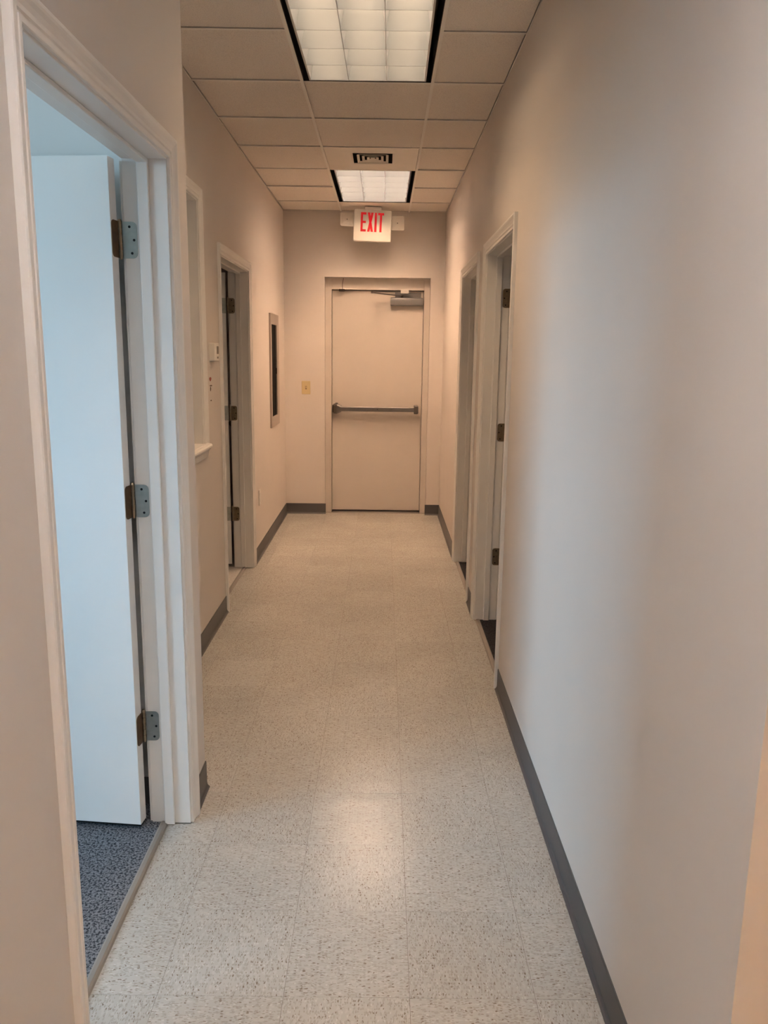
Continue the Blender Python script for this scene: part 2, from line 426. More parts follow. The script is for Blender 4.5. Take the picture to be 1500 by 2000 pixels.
LIGHT0, LIGHT1, LIGHT2, VENT = 11 - 7, 11 - 2, 11 + 3, 11 + 2
def panel(xa, xb, ya, yb):
    hx, hy = (xb - xa) / 2 - 0.005, (yb - ya) / 2 - 0.005
    if hx < 0.02 or hy < 0.02: return
    o = MB().box(-hx, hx, -hy, hy, 0, 0.014).build('ceiling_tile', M['ceil_tile'], ce, ((xa + xb) / 2, (ya + yb) / 2, HC + 0.006 + random.uniform(0, 0.003)), bevel=0.0015, seg=1)
    o.rotation_euler = (random.uniform(-0.005, 0.005), random.uniform(-0.004, 0.004), random.uniform(-0.002, 0.002))
for r in range(len(rows) - 1):
    ya, yb = rows[r], rows[r + 1]
    if yb < LOBBY_Y: continue
    ya = max(ya, LOBBY_Y)
    for c in range(3):
        if c == 1 and (r in (LIGHT0, LIGHT0 + 1, LIGHT1, LIGHT1 + 1, LIGHT2, LIGHT2 + 1, VENT)): continue
        xa, xb = cols[c], cols[c + 1]
        if yb <= YN + 0.3 and c == 0: xa = XN
        if ya < YN < yb and c == 0: xa = XN
        panel(xa, xb, ya, yb)
    # lobby to the right of the corridor
    if ya < YR:
        x = XR
        for xb in (GX + 2 * GRID, GX + 3 * GRID, GX + 4 * GRID, LOBBY_X):
            if not (abs(xb - GX - 3 * GRID) < 0.01 and r in (2, 3)): panel(x, xb, ya, min(yb, YR) if yb > YR else yb)
            x = xb
for k, x in enumerate((GX, GX + GRID)):
    MB().box(-TW, TW, LOBBY_Y, YE, -0.0005, 0.002).box(-0.001, 0.001, LOBBY_Y, YE, 0.002, 0.035).build('main_tee', M['tee'], ce, (x, 0, HC))
for r, y in enumerate(rows[1:-1], 1):
    if y < LOBBY_Y: continue
    for c in range(3):
        if c == 1 and r in (LIGHT0 + 1, LIGHT1 + 1, LIGHT2 + 1): continue
        xa, xb = cols[c], cols[c + 1]
        if y < YN and c == 0: xa = XN
        MB().box(xa + (TW if c else 0), xb - (TW if c < 2 else 0), -TW, TW, 0, 0.002).box(xa + TW, xb - TW, -0.001, 0.001, 0.002, 0.03).build('cross_tee', M['tee'], ce, (0, y, HC + 0.0003))
for (xa, xb, ya, yb) in [(XL, XL + 0.004, YN, YE), (XR - 0.004, XR, YR, YE), (XL + 0.004, XR - 0.004, YE - 0.004, YE), (XN, XN + 0.004, LOBBY_Y, YN)]:
    MB().box(xa, xb, ya, yb, HC + 0.0002, HC + 0.0018).build('wall_angle', M['tee'], ce)

# ------------------------------------------------------------------ cove baseboards
def cove_profile(): return [(0, 0), (0.014, 0), (0.0135, 0.003), (0.009, 0.006), (0.006, 0.011), (0.0045, 0.018), (0.004, 0.095), (0.0025, 0.1), (0, 0.1)]
def base_x(parent, X, n, ya, yb):     # strip on a wall of constant x, n = direction into the corridor
    MB().loft([[(X + n * h, y, z + 0.0004) for h, z in cove_profile()] for y in (ya, yb)]).build('cove_strip', M['cove'], parent)
def base_y(parent, Y, n, xa, xb):
    MB().loft([[(x, Y + n * h, z + 0.0004) for h, z in cove_profile()] for x in (xa, xb)]).build('cove_strip', M['cove'], parent)
CW = 0.063                       # casing reach beyond an opening
b = struct(empty('baseboard_right'), 'grey vinyl cove base along the right wall', 'baseboard')
base_x(b, XR, -1, YR, D4[0] - CW); base_x(b, XR, -1, D4[1] + CW, D5[0] - CW); base_x(b, XR, -1, D5[1] + CW, YE)
b = struct(empty('baseboard_left_far'), 'grey vinyl cove base along the far left wall', 'baseboard')
base_x(b, XL, 1, YN, D3[0] - CW); base_x(b, XL, 1, D3[1] + CW, YE)
b = struct(empty('baseboard_left_near'), 'short grey cove base wrapping the near left corner', 'baseboard')
base_x(b, XN, 1, D1[1] + CW, YN + 0.004); base_x(b, XN, 1, LOBBY_Y, D1[0] - CW); base_y(b, YN + 0.002, 1, XL, XN)
b = struct(empty('baseboard_end'), 'dark cove base beside the exit door frame', 'baseboard')
base_y(b, YE, -1, XL, EX0 + 0.008); base_y(b, YE, -1, EX1 - 0.008, XR)
b = struct(empty('baseboard_right_return'), 'cove base on the lobby wall at right', 'baseboard')
base_y(b, YR, -1, XR, LOBBY_X)
b = struct(empty('baseboard_left_room'), 'dark cove base behind the open left door', 'baseboard')
base_y(b, 2.50, -1, -4.7, XN - WT)

# ------------------------------------------------------------------ door trim and doors
PROF = [(0, 0), (0, 0.0068), (0.0018, 0.0085), (0.0110, 0.0085), (0.0125, 0.0052), (0.0160, 0.0058), (0.0190, 0.0090), (0.0270, 0.0095),
        (0.0360, 0.0125), (0.0430, 0.0160), (0.0480, 0.0178), (0.0535, 0.0178), (0.0565, 0.0155), (0.0570, 0.0130), (0.0570, 0)]
def casing(parent, X, n, y0, y1, z0, zt, bottom=False):
    """mitred moulding around an opening; z0 is where the legs start"""
    rv = 0.006
    y0, y1, zt = y0 - rv, y1 + rv, zt + rv
    P = lambda h, y, z: (X + n * (h + 0.0001), y, z)
    MB().loft([[P(h, y0 - t, z0) for t, h in PROF], [P(h, y0 - t, zt + t) for t, h in PROF]]).build('casing_leg', M['trim'], parent)
    MB().loft([[P(h, y1 + t, z0) for t, h in PROF], [P(h, y1 + t, zt + t) for t, h in PROF]]).build('casing_leg', M['trim'], parent)
    MB().loft([[P(h, y0 - t, zt + t) for t, h in PROF], [P(h, y1 + t, zt + t) for t, h in PROF]]).build('casing_head', M['trim'], parent)

def door_frame(name, X, n, D, label, strip_x):
    """jambs, stops, casing on both sides. X = corridor face of the wall, n = direction into the corridor"""
    t = struct(empty(name, (X, (D[0] + D[1]) / 2, 0)), label, 'door frame')
    y0, y1, zt = D
    loc = Vector((-X, -(y0 + y1) / 2, 0))
    holder = []
    xa, xb = sorted((X, X - n * WT))
    def put(o): o.location = Vector(o.location) + loc; return o
    for (ya, yb) in ((y0 - JT, y0), (y1, y1 + JT)):
        put(box('jamb', M['trim'], t, xa, xb, ya, yb, 0.002, zt + JT, bevel=0.0015))
    put(box('jamb_head', M['trim'], t, xa, xb, y0, y1, zt, zt + JT, bevel=0.0015))
    sx0, sx1 = sorted((X - n * 0.050, X - n * 0.083))
    for (ya, yb) in ((y0, y0 + 0.011), (y1 - 0.011, y1)):
        put(box('door_stop', M['trim'], t, sx0, sx1, ya, yb, 0.002, zt, bevel=0.003))
    put(box('door_stop', M['trim'], t, sx0, sx1, y0 + 0.011, y1 - 0.011, zt - 0.011, zt, bevel=0.003))
    n0 = set(t.children)
    casing(t, X, n, y0, y1, 0.002, zt); casing(t, X - n * WT, -n, y0, y1, 0.002, zt)
    if strip_x is not None:
        s = [(strip_x - 0.014, 0.0), (strip_x - 0.011, 0.006), (strip_x - 0.005, 0.009), (strip_x + 0.005, 0.009), (strip_x + 0.011, 0.006), (strip_x + 0.014, 0.0)]
        MB().prism(s, 'y', y0, y1).build('threshold_strip', M['strip'], t, smooth=False)
    for o in set(t.children) - n0: o.location = loc
    return t

door_frame('trim_1', XN, 1, D1, 'white moulded casing and jambs of the near left doorway', XN - 0.087)
door_frame('trim_2', XL, 1, D3, 'casing and jambs of the far left doorway by the thermostat', XL - 0.062)
door_frame('trim_3', XR, -1, D4, 'casing and jambs of the nearer right doorway', XR + 0.02)
door_frame('trim_4', XR, -1, D5, 'casing and jambs of the farther right doorway', XR + 0.02)

def hinge(parent, s, far, z, pin, leaf_m):
    """s = +1 when the room lies toward +x; far = hinge on the jamb away from the camera. Coordinates relative to the door's empty at the pin"""
    e = -1 if far else 1                      # door side of the jamb face
    H = 0.100
    # leaf let into the jamb
    w_ = 0.040
    pts = rrect(w_, H, 0.014, cx=-s * (0.008 + w_ / 2), cy=z, corners=(1, 0, 0, 1) if s < 0 else (0, 1, 1, 0))
    h = MB().prism(pts, 'y', 0.0, e * 0.0018).build('hinge', leaf_m, parent)
    k = MB()
    for i in range(5):
        za = z - H / 2 + i * H / 5
        k.cyl((0, e * 0.002, za + 0.0008), (0, e * 0.002, za + H / 5 - 0.0008), 0.0062, n=12)
    k.cyl((0, e * 0.002, z + H / 2), (0, e * 0.002, z + H / 2 + 0.006), 0.0070, 0.0045, n=12)
    k.cyl((0, e * 0.002, z - H / 2 - 0.003), (0, e * 0.002, z + H / 2), 0.0045, n=10)
    kn = k.build('knuckle', M['brass'], h, smooth=True)
    for (dx, dz) in ((0.020, 0.036), (0.032, 0.0), (0.025, -0.036)):
        MB().cyl((-s * (0.007 + dx), e * 0.0010, z + dz), (-s * (0.007 + dx), e * 0.0024, z + dz), 0.0038, n=10).build('screw', M['screw'], h)

def swing_door(name, s, far, D, X, angle, zs, label, jamb_leaf, knob_back=True, color='door', plate='bronze'):
    """s: room side (+1/-1). X: corridor face of wall"""
    y0, y1, zt = D
    e = -1 if far else 1
    pin = (X + s * (WT + 0.012), y1 if far else y0)
    d = struct(empty(name, (pin[0], pin[1], 0)), label, 'door')
    W = y1 - y0 - 0.006
    # leaf in closed coordinates
    xa, xb = sorted((-s * 0.012, -s * 0.055))
    ya, yb = sorted((e * 0.003, e * (0.003 + W)))
    leaf = MB().box(xa, xb, ya, yb, 0.028, zt - 0.004).build('door_leaf', M[color], d, bevel=0.0012)
    sign = (1 if s > 0 else -1) * (1 if far else -1)
    leaf.rotation_euler = (0, 0, sign * math.radians(angle))
    MB().box(xa + 0.002, xb - 0.002, ya + 0.002, yb - 0.002, 0.022, 0.028).build('bottom_sweep', M['screw'], leaf)
    for z in zs:
        hinge(d, s, far, z, pin, jamb_leaf)
        pts = rrect(0.040, 0.100, 0.014, cx=-s * (0.012 + 0.020), cy=z, corners=(1, 0, 0, 1) if s < 0 else (0, 1, 1, 0))
        MB().prism(pts, 'y', e * 0.0012, e * 0.0034).build('hinge_plate', M[plate], leaf)
    ky = e * (0.003 + W - 0.070)
    for side in (0, 1):
        xf = -s * 0.055 if side else -s * 0.012
        o = -s if side else s
        mbk = MB().cyl((xf, ky, 0.96), (xf + o * 0.007, ky, 0.96), 0.033, 0.030, n=20)
        if side or knob_back:
            mbk.cyl((xf + o * 0.007, ky, 0.96), (xf + o * 0.022, ky, 0.96), 0.012, n=14)
            mbk.cyl((xf + o * 0.022, ky, 0.96), (xf + o * 0.032, ky, 0.96), 0.016, 0.026, n=18).cyl((xf + o * 0.032, ky, 0.96), (xf + o * 0.045, ky, 0.96), 0.026, 0.020, n=18)
        mbk.build('door_knob', M['brass'], leaf, smooth=True)
    return d

swing_door('door_1', -1, True, D1, XN, 95.5, (1.832, 1.078, 0.345), 'white flush door standing open into the daylit left room', M['zinc'])
swing_door('door_2', -1, True, D3, XL, 168, (1.825, 1.105, 0.395), 'far left door swung right back into its room', M['brass'], plate='zinc')
swing_door('door_3', 1, True, D4, XR, 96, (1.825, 1.100, 0.385), 'door standing open in the nearer right doorway', M['brass'])
swing_door('door_4', 1, False, D5, XR, 92, (1.825, 1.100, 0.385), 'door standing open in the farther right doorway', M['brass'])

# ------------------------------------------------------------------ exit door
fr = struct(empty('trim_5', (0, YE + 0.08, 0)), 'recessed metal frame of the exit door', 'door frame')
FY = YE + 0.078
LX0, LX1, LZ = -0.482, 0.364, 2.088
for (xa, xb) in ((EX0, LX0 - 0.004), (LX1 + 0.004, EX1)):
    ins = 0.010
    MB().box(xa, xb, 0, 0.12, 0, EZ).build('frame_jamb', M['exit_door'], fr, (0, FY - fr.location.y, 0), bevel=0.002)
    c = (xb - 0.006) if xa < 0 else (xa + 0.006)
    MB().box(c - 0.005, c + 0.005, -0.004, 0.004, 0, EZ - 0.105).build('frame_bead', M['exit_door'], fr, (0, FY - fr.location.y, 0), bevel=0.002)
MB().box(LX0 - 0.004, LX1 + 0.004, 0, 0.12, LZ + 0.006, EZ).build('frame_head', M['exit_door'], fr, (0, FY - fr.location.y, 0), bevel=0.002)
MB().box(LX0 - 0.004, LX1 + 0.004, -0.004, 0.004, LZ + 0.008, LZ + 0.018).build('frame_bead', M['exit_door'], fr, (0, FY - fr.location.y, 0), bevel=0.002)
MB().prism([(-0.05, 0.0), (-0.035, 0.008), (-0.02, 0.012), (0.06, 0.012), (0.09, 0.0)], 'x', LX0 - 0.004, LX1 + 0.004).build('sill_plate', M['alu'], fr, (0, FY + 0.03 - fr.location.y, 0.0))
MB().box(EX0, EX1, 0.115, 0.118, 0, EZ).build('outer_seal', M['screw'], fr, (0, FY - fr.location.y, 0))

ed = struct(empty('door_5', (LX1, FY + 0.03, 0)), 'flush beige exit door with push bar and closer at corridor end', 'door')
ex, ey = -LX1, 0.0
DF = 0.0                           # door face plane in local y
MB().box(LX0 + ex, LX1 + ex, DF, DF + 0.045, 0.022, LZ).build('door_leaf', M['exit_door'], ed, bevel=0.0015)
# push bar
zb = 1.003
pb = MB()
pb.loft([[(x, y, z) for (y, z) in rrect(0.030, hh, 0.007, n=4, cx=-0.062 + (0.0), cy=zb)] for x, hh in ((-0.412 + ex, 0.044), (0.302 + ex, 0.044))])
bar = pb.build('push_bar', M['alu'], ed, smooth=True)
MB().loft([[(x, y, z) for (y, z) in [(DF, zb - hh), (DF - dd, zb - hh), (DF - dd - 0.008, zb - hh + 0.012), (DF - dd - 0.008, zb + hh - 0.012), (DF - dd, zb + hh), (DF, zb + hh)]]
           for x, hh, dd in ((-0.468 + ex, 0.044, 0.045), (-0.440 + ex, 0.046, 0.066), (-0.432 + ex, 0.044, 0.070), (-0.396 + ex, 0.030, 0.066), (-0.392 + ex, 0.026, 0.060))]).build('bar_head', M['alu'], bar)
MB().box(-0.476 + ex, -0.456 + ex, DF - 0.040, DF, zb - 0.036, zb + 0.036).build('latch_case', M['dark_metal'], bar, bevel=0.003)
MB().box(-0.452 + ex, -0.428 + ex, DF - 0.030, DF, zb + 0.040, zb + 0.055).build('head_flange', M['alu'], bar, bevel=0.003)
MB().loft([[(x, y, z) for (y, z) in rrect(0.082, hh, 0.012, n=4, cx=DF - 0.041, cy=zb)] for x, hh in ((0.292 + ex, 0.070), (0.298 + ex, 0.080), (0.325 + ex, 0.080), (0.334 + ex, 0.066))]).build('bar_end', M['alu_dark'], bar)
MB().cyl((-0.052 + ex, DF - 0.079, zb), (-0.052 + ex, DF - 0.076, zb), 0.004, n=10).build('dogging_screw', M['screw'], bar)
MB().box(-0.392 + ex, 0.292 + ex, DF - 0.047, DF - 0.036, zb - 0.014, zb + 0.014).build('bar_rail', M['dark_metal'], bar)
# closer
cl = MB().loft([[(x, y, z) for (y, z) in rrect(0.056, hh, 0.014, n=4, cx=DF - 0.029, cy=1.992)] for x, hh in ((0.058 + ex, 0.066), (0.062 + ex, 0.074), (0.352 + ex, 0.074), (0.357 + ex, 0.066))]).build('door_closer', M['closer'], ed, smooth=True)
def bar3(mb, a, b_, wy, wz):
    a, b_ = Vector(a), Vector(b_); d = (b_ - a).normalized(); u = Vector((0, 0, 1)); v = d.cross(u).normalized(); u = v.cross(d)
    q = [(-1, -1), (1, -1), (1, 1), (-1, 1)]
    return mb.loft([[p + v * (i * wy) + u * (j * wz) for i, j in q] for p in (a, b_)])
bar3(MB(), (0.165 + ex, DF - 0.03, 2.045), (-0.110 + ex, DF - 0.155, 2.062), 0.011, 0.004).build('closer_arm', M['alu_dark'], cl)
bar3(MB(), (-0.110 + ex, DF - 0.155, 2.068), (0.185 + ex, DF - 0.050, 2.082), 0.009, 0.004).build('closer_forearm', M['alu_dark'], cl)
MB().cyl((0.165 + ex, DF - 0.03, 2.02), (0.165 + ex, DF - 0.03, 2.052), 0.012, n=14).build('closer_spindle', M['dark_metal'], cl)
MB().cyl((-0.110 + ex, DF - 0.155, 2.056), (-0.110 + ex, DF - 0.155, 2.074), 0.012, n=14).build('arm_pivot', M['alu_dark'], cl)
MB().box(0.150 + ex, 0.225 + ex, DF - 0.075, DF - 0.031, 2.066, 2.096).build('arm_bracket', M['white_plastic'], cl, bevel=0.002)
MB().box(0.10 + ex, 0.34 + ex, DF - 0.006, DF, 2.03, 2.078).build('closer_plate', M['closer'], cl, bevel=0.001)

# alarm contact with its wire above the exit door
s = tag(empty('door_contact', (-0.392, FY, 2.088)), 'small dark alarm contact with thin wire above the exit door', 'sensor')
MB().box(-0.027, 0.027, -0.020, 0.0, -0.010, 0.012).build('contact_body', M['dark_metal'], s, bevel=0.003)
MB().cyl((0.006, -0.004, 0.010), (0.004, -0.003, 0.050), 0.0022, n=8).cyl((0.004, -0.003, 0.050), (0.014, -0.003, 0.109), 0.0022, n=8).build('wire', M['dark_metal'], s)

# ------------------------------------------------------------------ interior window on the left wall
w1 = struct(empty('window_1', (XL, (W1[0] + W1[1]) / 2, W1[2])), 'interior window with moulded casing and sill beyond the near corner', 'window')
off = Vector((-XL, -(W1[0] + W1[1]) / 2, -W1[2]))
y0, y1, z0, z1 = W1
for (ya, yb, za, zb_) in ((y0 - JT, y0, z0, z1), (y1, y1 + JT, z0, z1), (y0 - JT, y1 + JT, z1, z1 + JT)):
    o = box('window_jamb', M['trim'], w1, XL - WT, XL, ya, yb, za, zb_); o.location = Vector(o.location) + off
n0 = set(w1.children)
casing(w1, XL, 1, y0, y1, z0 + 0.012, z1)
st = [(-WT, 0), (-WT, 0.012), (0.012, 0.012), (0.015, 0.008), (0.024, 0.007), (0.028, 0.002), (0.031, -0.001), (0.031, -0.010), (0.026, -0.013), (0.022, -0.018), (0, -0.018)]
MB().loft([[(XL + a, y, z0 + c) for a, c in st] for y in (y0 - 0.07, y1 + 0.07)]).build('sill', M['trim'], w1)
ap = [(0.0001, -0.018), (0.018, -0.018), (0.018, -0.024), (0.013, -0.030), (0.012, -0.045), (0.010, -0.060), (0.0001, -0.060)]
MB().loft([[(XL + a, y, z0 + c) for a, c in ap] for y in (y0 - 0.055, y1 + 0.055)]).build('apron', M['trim'], w1)
MB().box(XL - 0.092, XL - 0.087, y0, y1, z0 + 0.012, z1).build('pane', M['glass'], w1)
MB().box(XL - 0.100, XL - 0.080, y1 - 0.02, y1, z0 + 0.012, z1).build('glazing_bead', M['trim'], w1)
MB().box(XL - 0.100, XL - 0.080, y0, y0 + 0.02, z0 + 0.012, z1).build('glazing_bead', M['trim'], w1)
MB().box(XL - 0.100, XL - 0.080, y0 + 0.02, y1 - 0.02, z1 - 0.02, z1).build('glazing_bead', M['trim'], w1)
for o in set(w1.children) - n0: o.location = off

# wide window of the left room
WIN_Y0, WIN_Y1 = WINDOWS[0]
w2 = struct(empty('window_2', (WIN_X, (WIN_Y0 + WIN_Y1) / 2, WIN_Z0)), 'wide daylit window of the left room', 'window')
def win_part(nm, m, xa, xb, ya, yb, za, zb_):
    o = box(nm, m, w2, xa, xb, ya, yb, za, zb_); o.location = Vector(o.location) - Vector(w2.location)
win_part('window_frame', M['trim'], WIN_X - 0.09, WIN_X - 0.04, WIN_Y0, WIN_Y1, WIN_Z1 - 0.03, WIN_Z1)
win_part('window_frame', M['trim'], WIN_X - 0.09, WIN_X - 0.04, WIN_Y0, WIN_Y1, WIN_Z0, WIN_Z0 + 0.03)
NP = 4
for k in range(NP + 1):
    y = WIN_Y0 + (WIN_Y1 - WIN_Y0) * k / NP
    win_part('mullion', M['trim'], WIN_X - 0.09, WIN_X - 0.04, max(y - 0.02, WIN_Y0), min(y + 0.02, WIN_Y1), WIN_Z0 + 0.03, WIN_Z1 - 0.03)
    if k < NP: win_part('pane', M['glass'], WIN_X - 0.068, WIN_X - 0.062, y + 0.02, y + (WIN_Y1 - WIN_Y0) / NP - 0.02, WIN_Z0 + 0.03, WIN_Z1 - 0.03)

# ------------------------------------------------------------------ ceiling lights (recessed, with louvers)
def ceiling_light(xa, xb, ya, yb, strength, label, skew=0.0, shift=(0.0, 0.0), insets=(0.030, 0.030, 0.004, 0.026)):
    cx, cy = (xa + xb) / 2, (ya + yb) / 2
    t = tag(empty('ceiling_light', (cx, cy, HC)), label, 'ceiling light', 'recessed fluorescent ceiling lights')
    hx, hy = (xb - xa) / 2, (yb - ya) / 2
    top = 0.150
    hb = MB()
    for (a, b_, c, d) in ((-hx, -hx + 0.002, -hy, hy), (hx - 0.002, hx, -hy, hy), (-hx, hx, -hy, -hy + 0.002), (-hx, hx, hy - 0.002, hy)): hb.box(a, b_, c, d, 0.002, top)
    hb.box(-hx, hx, -hy, hy, top, top + 0.004)
    hb.build('housing', M['black'], t)
    il, ir, inr, ifr = insets
    x0, x1, y0_, y1_ = -hx + il, hx - ir, -hy + inr, hy - ifr
    D_ = 0.085                        # louver depth
    lf = MB()
    th = 0.007
    lf.box(x0, x0 + th, y0_, y1_, 0, D_).box(x1 - th, x1, y0_, y1_, 0, D_).box(x0 + th, x1 - th, y0_, y0_ + th, 0, D_).box(x0 + th, x1 - th, y1_ - th, y1_, 0, D_)
    lfo = lf.build('louver', M['louver'], t, (shift[0], shift[1], 0.001), skew)
    rf = MB()
    rf.box(x0, x0 + 0.003, y0_, y1_, D_, top - 0.004).box(x1 - 0.003, x1, y0_, y1_, D_, top - 0.004).box(x0, x1, y0_, y0_ + 0.003, D_, top - 0.004).box(x0, x1, y1_ - 0.003, y1_, D_, top - 0.004)
    rf.box(x0, x1, y0_, y1_, top - 0.004, top - 0.001)
    rf.build('reflector', M['reflector'], t, (shift[0], shift[1], 0.001), skew)
    prof = lambda: [(-0.0012, 0.0), (-0.0022, 0.010), (-0.0045, 0.028), (-0.0085, 0.050), (-0.0140, 0.070), (-0.0175, D_ - 0.002),
                    (0.0175, D_ - 0.002), (0.0140, 0.070), (0.0085, 0.050), (0.0045, 0.028), (0.0022, 0.010), (0.0012, 0.0)]
    nx, ny = 3, 6
    def half(sg):                     # one-sided blade against a rail
        p = [(sg * abs(u), z) for u, z in prof()[:6]]
        return p + [(0.0, D_ - 0.002), (0.0, 0.0)]
    for i in range(0, ny + 1):
        y = (y0_ + th) + (y1_ - y0_ - 2 * th) * i / ny
        q = half(1) if i == 0 else half(-1) if i == ny else prof()
        MB().loft([[(x, y + u, z) for u, z in q] for x in (x0 + th, x1 - th)]).build('louver_blade', M['louver'], lfo, smooth=True)
    for i in range(0, nx + 1):
        x = (x0 + th) + (x1 - x0 - 2 * th) * i / nx
        q = half(1) if i == 0 else half(-1) if i == nx else prof()
        MB().loft([[(x + u, y, z) for u, z in q] for y in (y0_ + th, y1_ - th)]).build('louver_blade', M['louver'], lfo, smooth=True)
    em = emis('tube_glow', (*[c / max(strength) for c in strength], 1), max(strength))
    for i in range(nx):
        x = x0 + (x1 - x0) * (i + 0.5) / nx
        MB().cyl((x, y0_ + 0.03, 0.118), (x, y1_ - 0.03, 0.118), 0.016, n=12).build('fluorescent_tube', em, t, (0, 0, 0), smooth=True)
    return t
LX, RX = GX + TW, GX + GRID - TW
ceiling_light(LX, RX, GY - 2 * GRID + TW, GY - TW, LAMP_NEAR, 'large dim louvered ceiling light nearest the camera at the top edge', skew=-0.010, insets=(0.022, 0.030, 0.004, 0.014), shift=(0.0, 0.0))
ceiling_light(LX, RX, GY + 3 * GRID + TW, GY + 5 * GRID - TW, LAMP_FAR, 'bright louvered ceiling light before the exit sign')
ceiling_light(LX, RX, GY - 7 * GRID + TW, GY - 5 * GRID - TW, LAMP_ZERO, 'louvered ceiling light above the camera, out of the frame')
ceiling_light(GX + 2 * GRID + TW, GX + 3 * GRID - TW, GY - 9 * GRID + TW, GY - 7 * GRID - TW, LAMP_LOBBY, 'louvered ceiling light of the lobby behind the camera')

# ------------------------------------------------------------------ air diffuser
vx, vy = GX + GRID / 2, GY + 2.5 * GRID
v = tag(empty('air_diffuser', (vx, vy, HC)), 'square stepped air diffuser in a smooth panel before the far ceiling light', 'air vent')
hh = GRID / 2 - TW - 0.002
ox, oy, vw, vh = 0.006, -0.020, 0.138, 0.150
pm = MB()
pm.box(-hh, ox - vw, -hh, hh, 0.001, 0.004).box(ox + vw, hh, -hh, hh, 0.001, 0.004).box(ox - vw, ox + vw, -hh, oy - vh, 0.001, 0.004).box(ox - vw, ox + vw, oy + vh, hh, 0.001, 0.004)
pm.build('panel', M['metal_panel'], v)
MB().box(ox - vw, ox + vw, oy - vh, oy + vh, 0.075, 0.078).build('duct_back', M['plenum'], v)
def ring(ix, iy, ex_, ey_, z_in, z_out, th=0.0025):
    """sloping square cone: inner edge (ix, iy) at height z_in, outer lower edge (ex_, ey_) at z_out"""
    sq = lambda a, b_, z: [(ox - a, oy - b_, z), (ox + a, oy - b_, z), (ox + a, oy + b_, z), (ox - a, oy + b_, z)]
    R4 = [sq(ix, iy, z_in), sq(ex_, ey_, z_out), sq(ex_ - th, ey_ - th, z_out - th * 0.4), sq(ix - th, iy - th, z_in - th * 0.4), sq(ix, iy, z_in)]
    return MB().loft(R4, cap=False)
for (xa, xb, ya, yb) in ((-vw - 0.002, -vw, -vh, vh), (vw, vw + 0.002, -vh, vh), (-vw, vw, -vh - 0.002, -vh), (-vw, vw, vh, vh + 0.002)):
    MB().box(ox + xa, ox + xb, oy + ya, oy + yb, 0.004, 0.075).build('duct_side', M['plenum'], v)
ring(vw - 0.008, vh - 0.008, vw + 0.004, vh + 0.004, 0.006, 0.0008).build('diffuser_frame', M['metal_panel'], v)
for k, (a_, b_) in enumerate(((0.102, 0.112), (0.070, 0.078), (0.038, 0.044))):
    ring(a_ - 0.014, b_ - 0.016, a_, b_, 0.009, 0.001).build('vane', M['metal_panel'], v)
MB().box(ox - 0.014, ox + 0.014, oy - 0.016, oy + 0.016, 0.003, 0.005).build('core', M['metal_panel'], v)

# ------------------------------------------------------------------ exit sign with two lamp heads
es = tag(empty('exit_sign', (-0.105, 7.345, HC)), 'white ceiling exit sign with red EXIT letters and two square lamp heads', 'exit sign')
es.rotation_euler = (0, math.radians(2.0), 0)
HWS, Z_T, Z_B = 0.163, -0.022, -0.285
MB().loft([[(x, y, z) for x, z in rrect(2 * HWS - q, Z_T - Z_B - q, 0.014, n=4, cx=0, cy=(Z_T + Z_B) / 2)] for y, q in ((-0.030, 0.014), (-0.027, 0.004), (-0.018, 0.0), (0.018, 0.0), (0.026, 0.010))]).build('sign_body', M['sign'], es, smooth=True)
MB().box(-0.072, 0.072, -0.045, 0.045, -0.026, -0.001).build('canopy', M['white_plastic'], es, bevel=0.003)
MB().box(-HWS + 0.012, HWS - 0.012, -0.0312, -0.0296, -0.2265, -0.2245).build('seam', M['metal_panel'], es)
# letters: strokes on the face
LT, LB = -0.047, -0.206
def letter(x0_, polys):
    m_ = MB()
    for p in polys: m_.prism([(x0_ + a, LB + c) for a, c in p], 'y', -0.0325, -0.0295)
    m_.build('letter', M['letter'], es)
Hh, tk = LT - LB, 0.0185
R = lambda a, b_, c, d: [(a, c), (b_, c), (b_, d), (a, d)]
letter(-0.104, [R(0, tk, 0, Hh), R(tk, 0.047, 0, 0.019), R(tk, 0.045, Hh / 2 - 0.009, Hh / 2 + 0.009), R(tk, 0.047, Hh - 0.019, Hh)])
letter(-0.046, [[(0, 0), (tk + 0.002, 0), (0.052, Hh), (0.052 - tk - 0.002, Hh)], [(0.052 - tk - 0.002, 0), (0.052, 0), (tk + 0.002, Hh), (0, Hh)]])
letter(0.016, [R(0, tk + 0.001, 0, Hh)])
letter(0.045, [R(0.0165, 0.0165 + tk, 0, Hh - 0.019), R(0, 0.051, Hh - 0.019, Hh)])
def lamp_head(cx, cz, yaw, pitch, a=0.060):
    m_ = MB()
    sq = lambda r_, y, rd: [(x, y, z) for x, z in rrect(2 * r_, 2 * r_, rd, n=4)]
    m_.loft([sq(a - 0.022, 0.040, 0.012), sq(a - 0.004, 0.012, 0.012), sq(a, 0.0, 0.012), sq(a - 0.002, -0.004, 0.012), sq(a - 0.008, -0.004, 0.008)])
    o = m_.build('lamp_head', M['lamp_head'], es, (cx, 0.0, cz), smooth=True)
    o.rotation_euler = (math.radians(pitch), 0, math.radians(yaw))
    m2 = MB().loft([sq(a - 0.009, -0.0043, 0.006), sq(a - 0.026, -0.0075, 0.006), sq(0.008, -0.0095, 0.003)])
    m2.build('lens', M['lamp_head'], o)
    MB().cyl((0, -0.009, 0), (0, -0.013, 0), 0.005, 0.003, n=10).build('bulb', M['alu'], o)
    MB().cyl((-0.05 if cx > 0 else 0.05, 0.02, -0.0), (-0.085 if cx > 0 else 0.085, 0.02, 0.0), 0.012, n=12).build('swivel_arm', M['lamp_head'], o)
lamp_head(-0.225, -0.110, 8, -14)
lamp_head(0.218, -0.118, -14, 10)

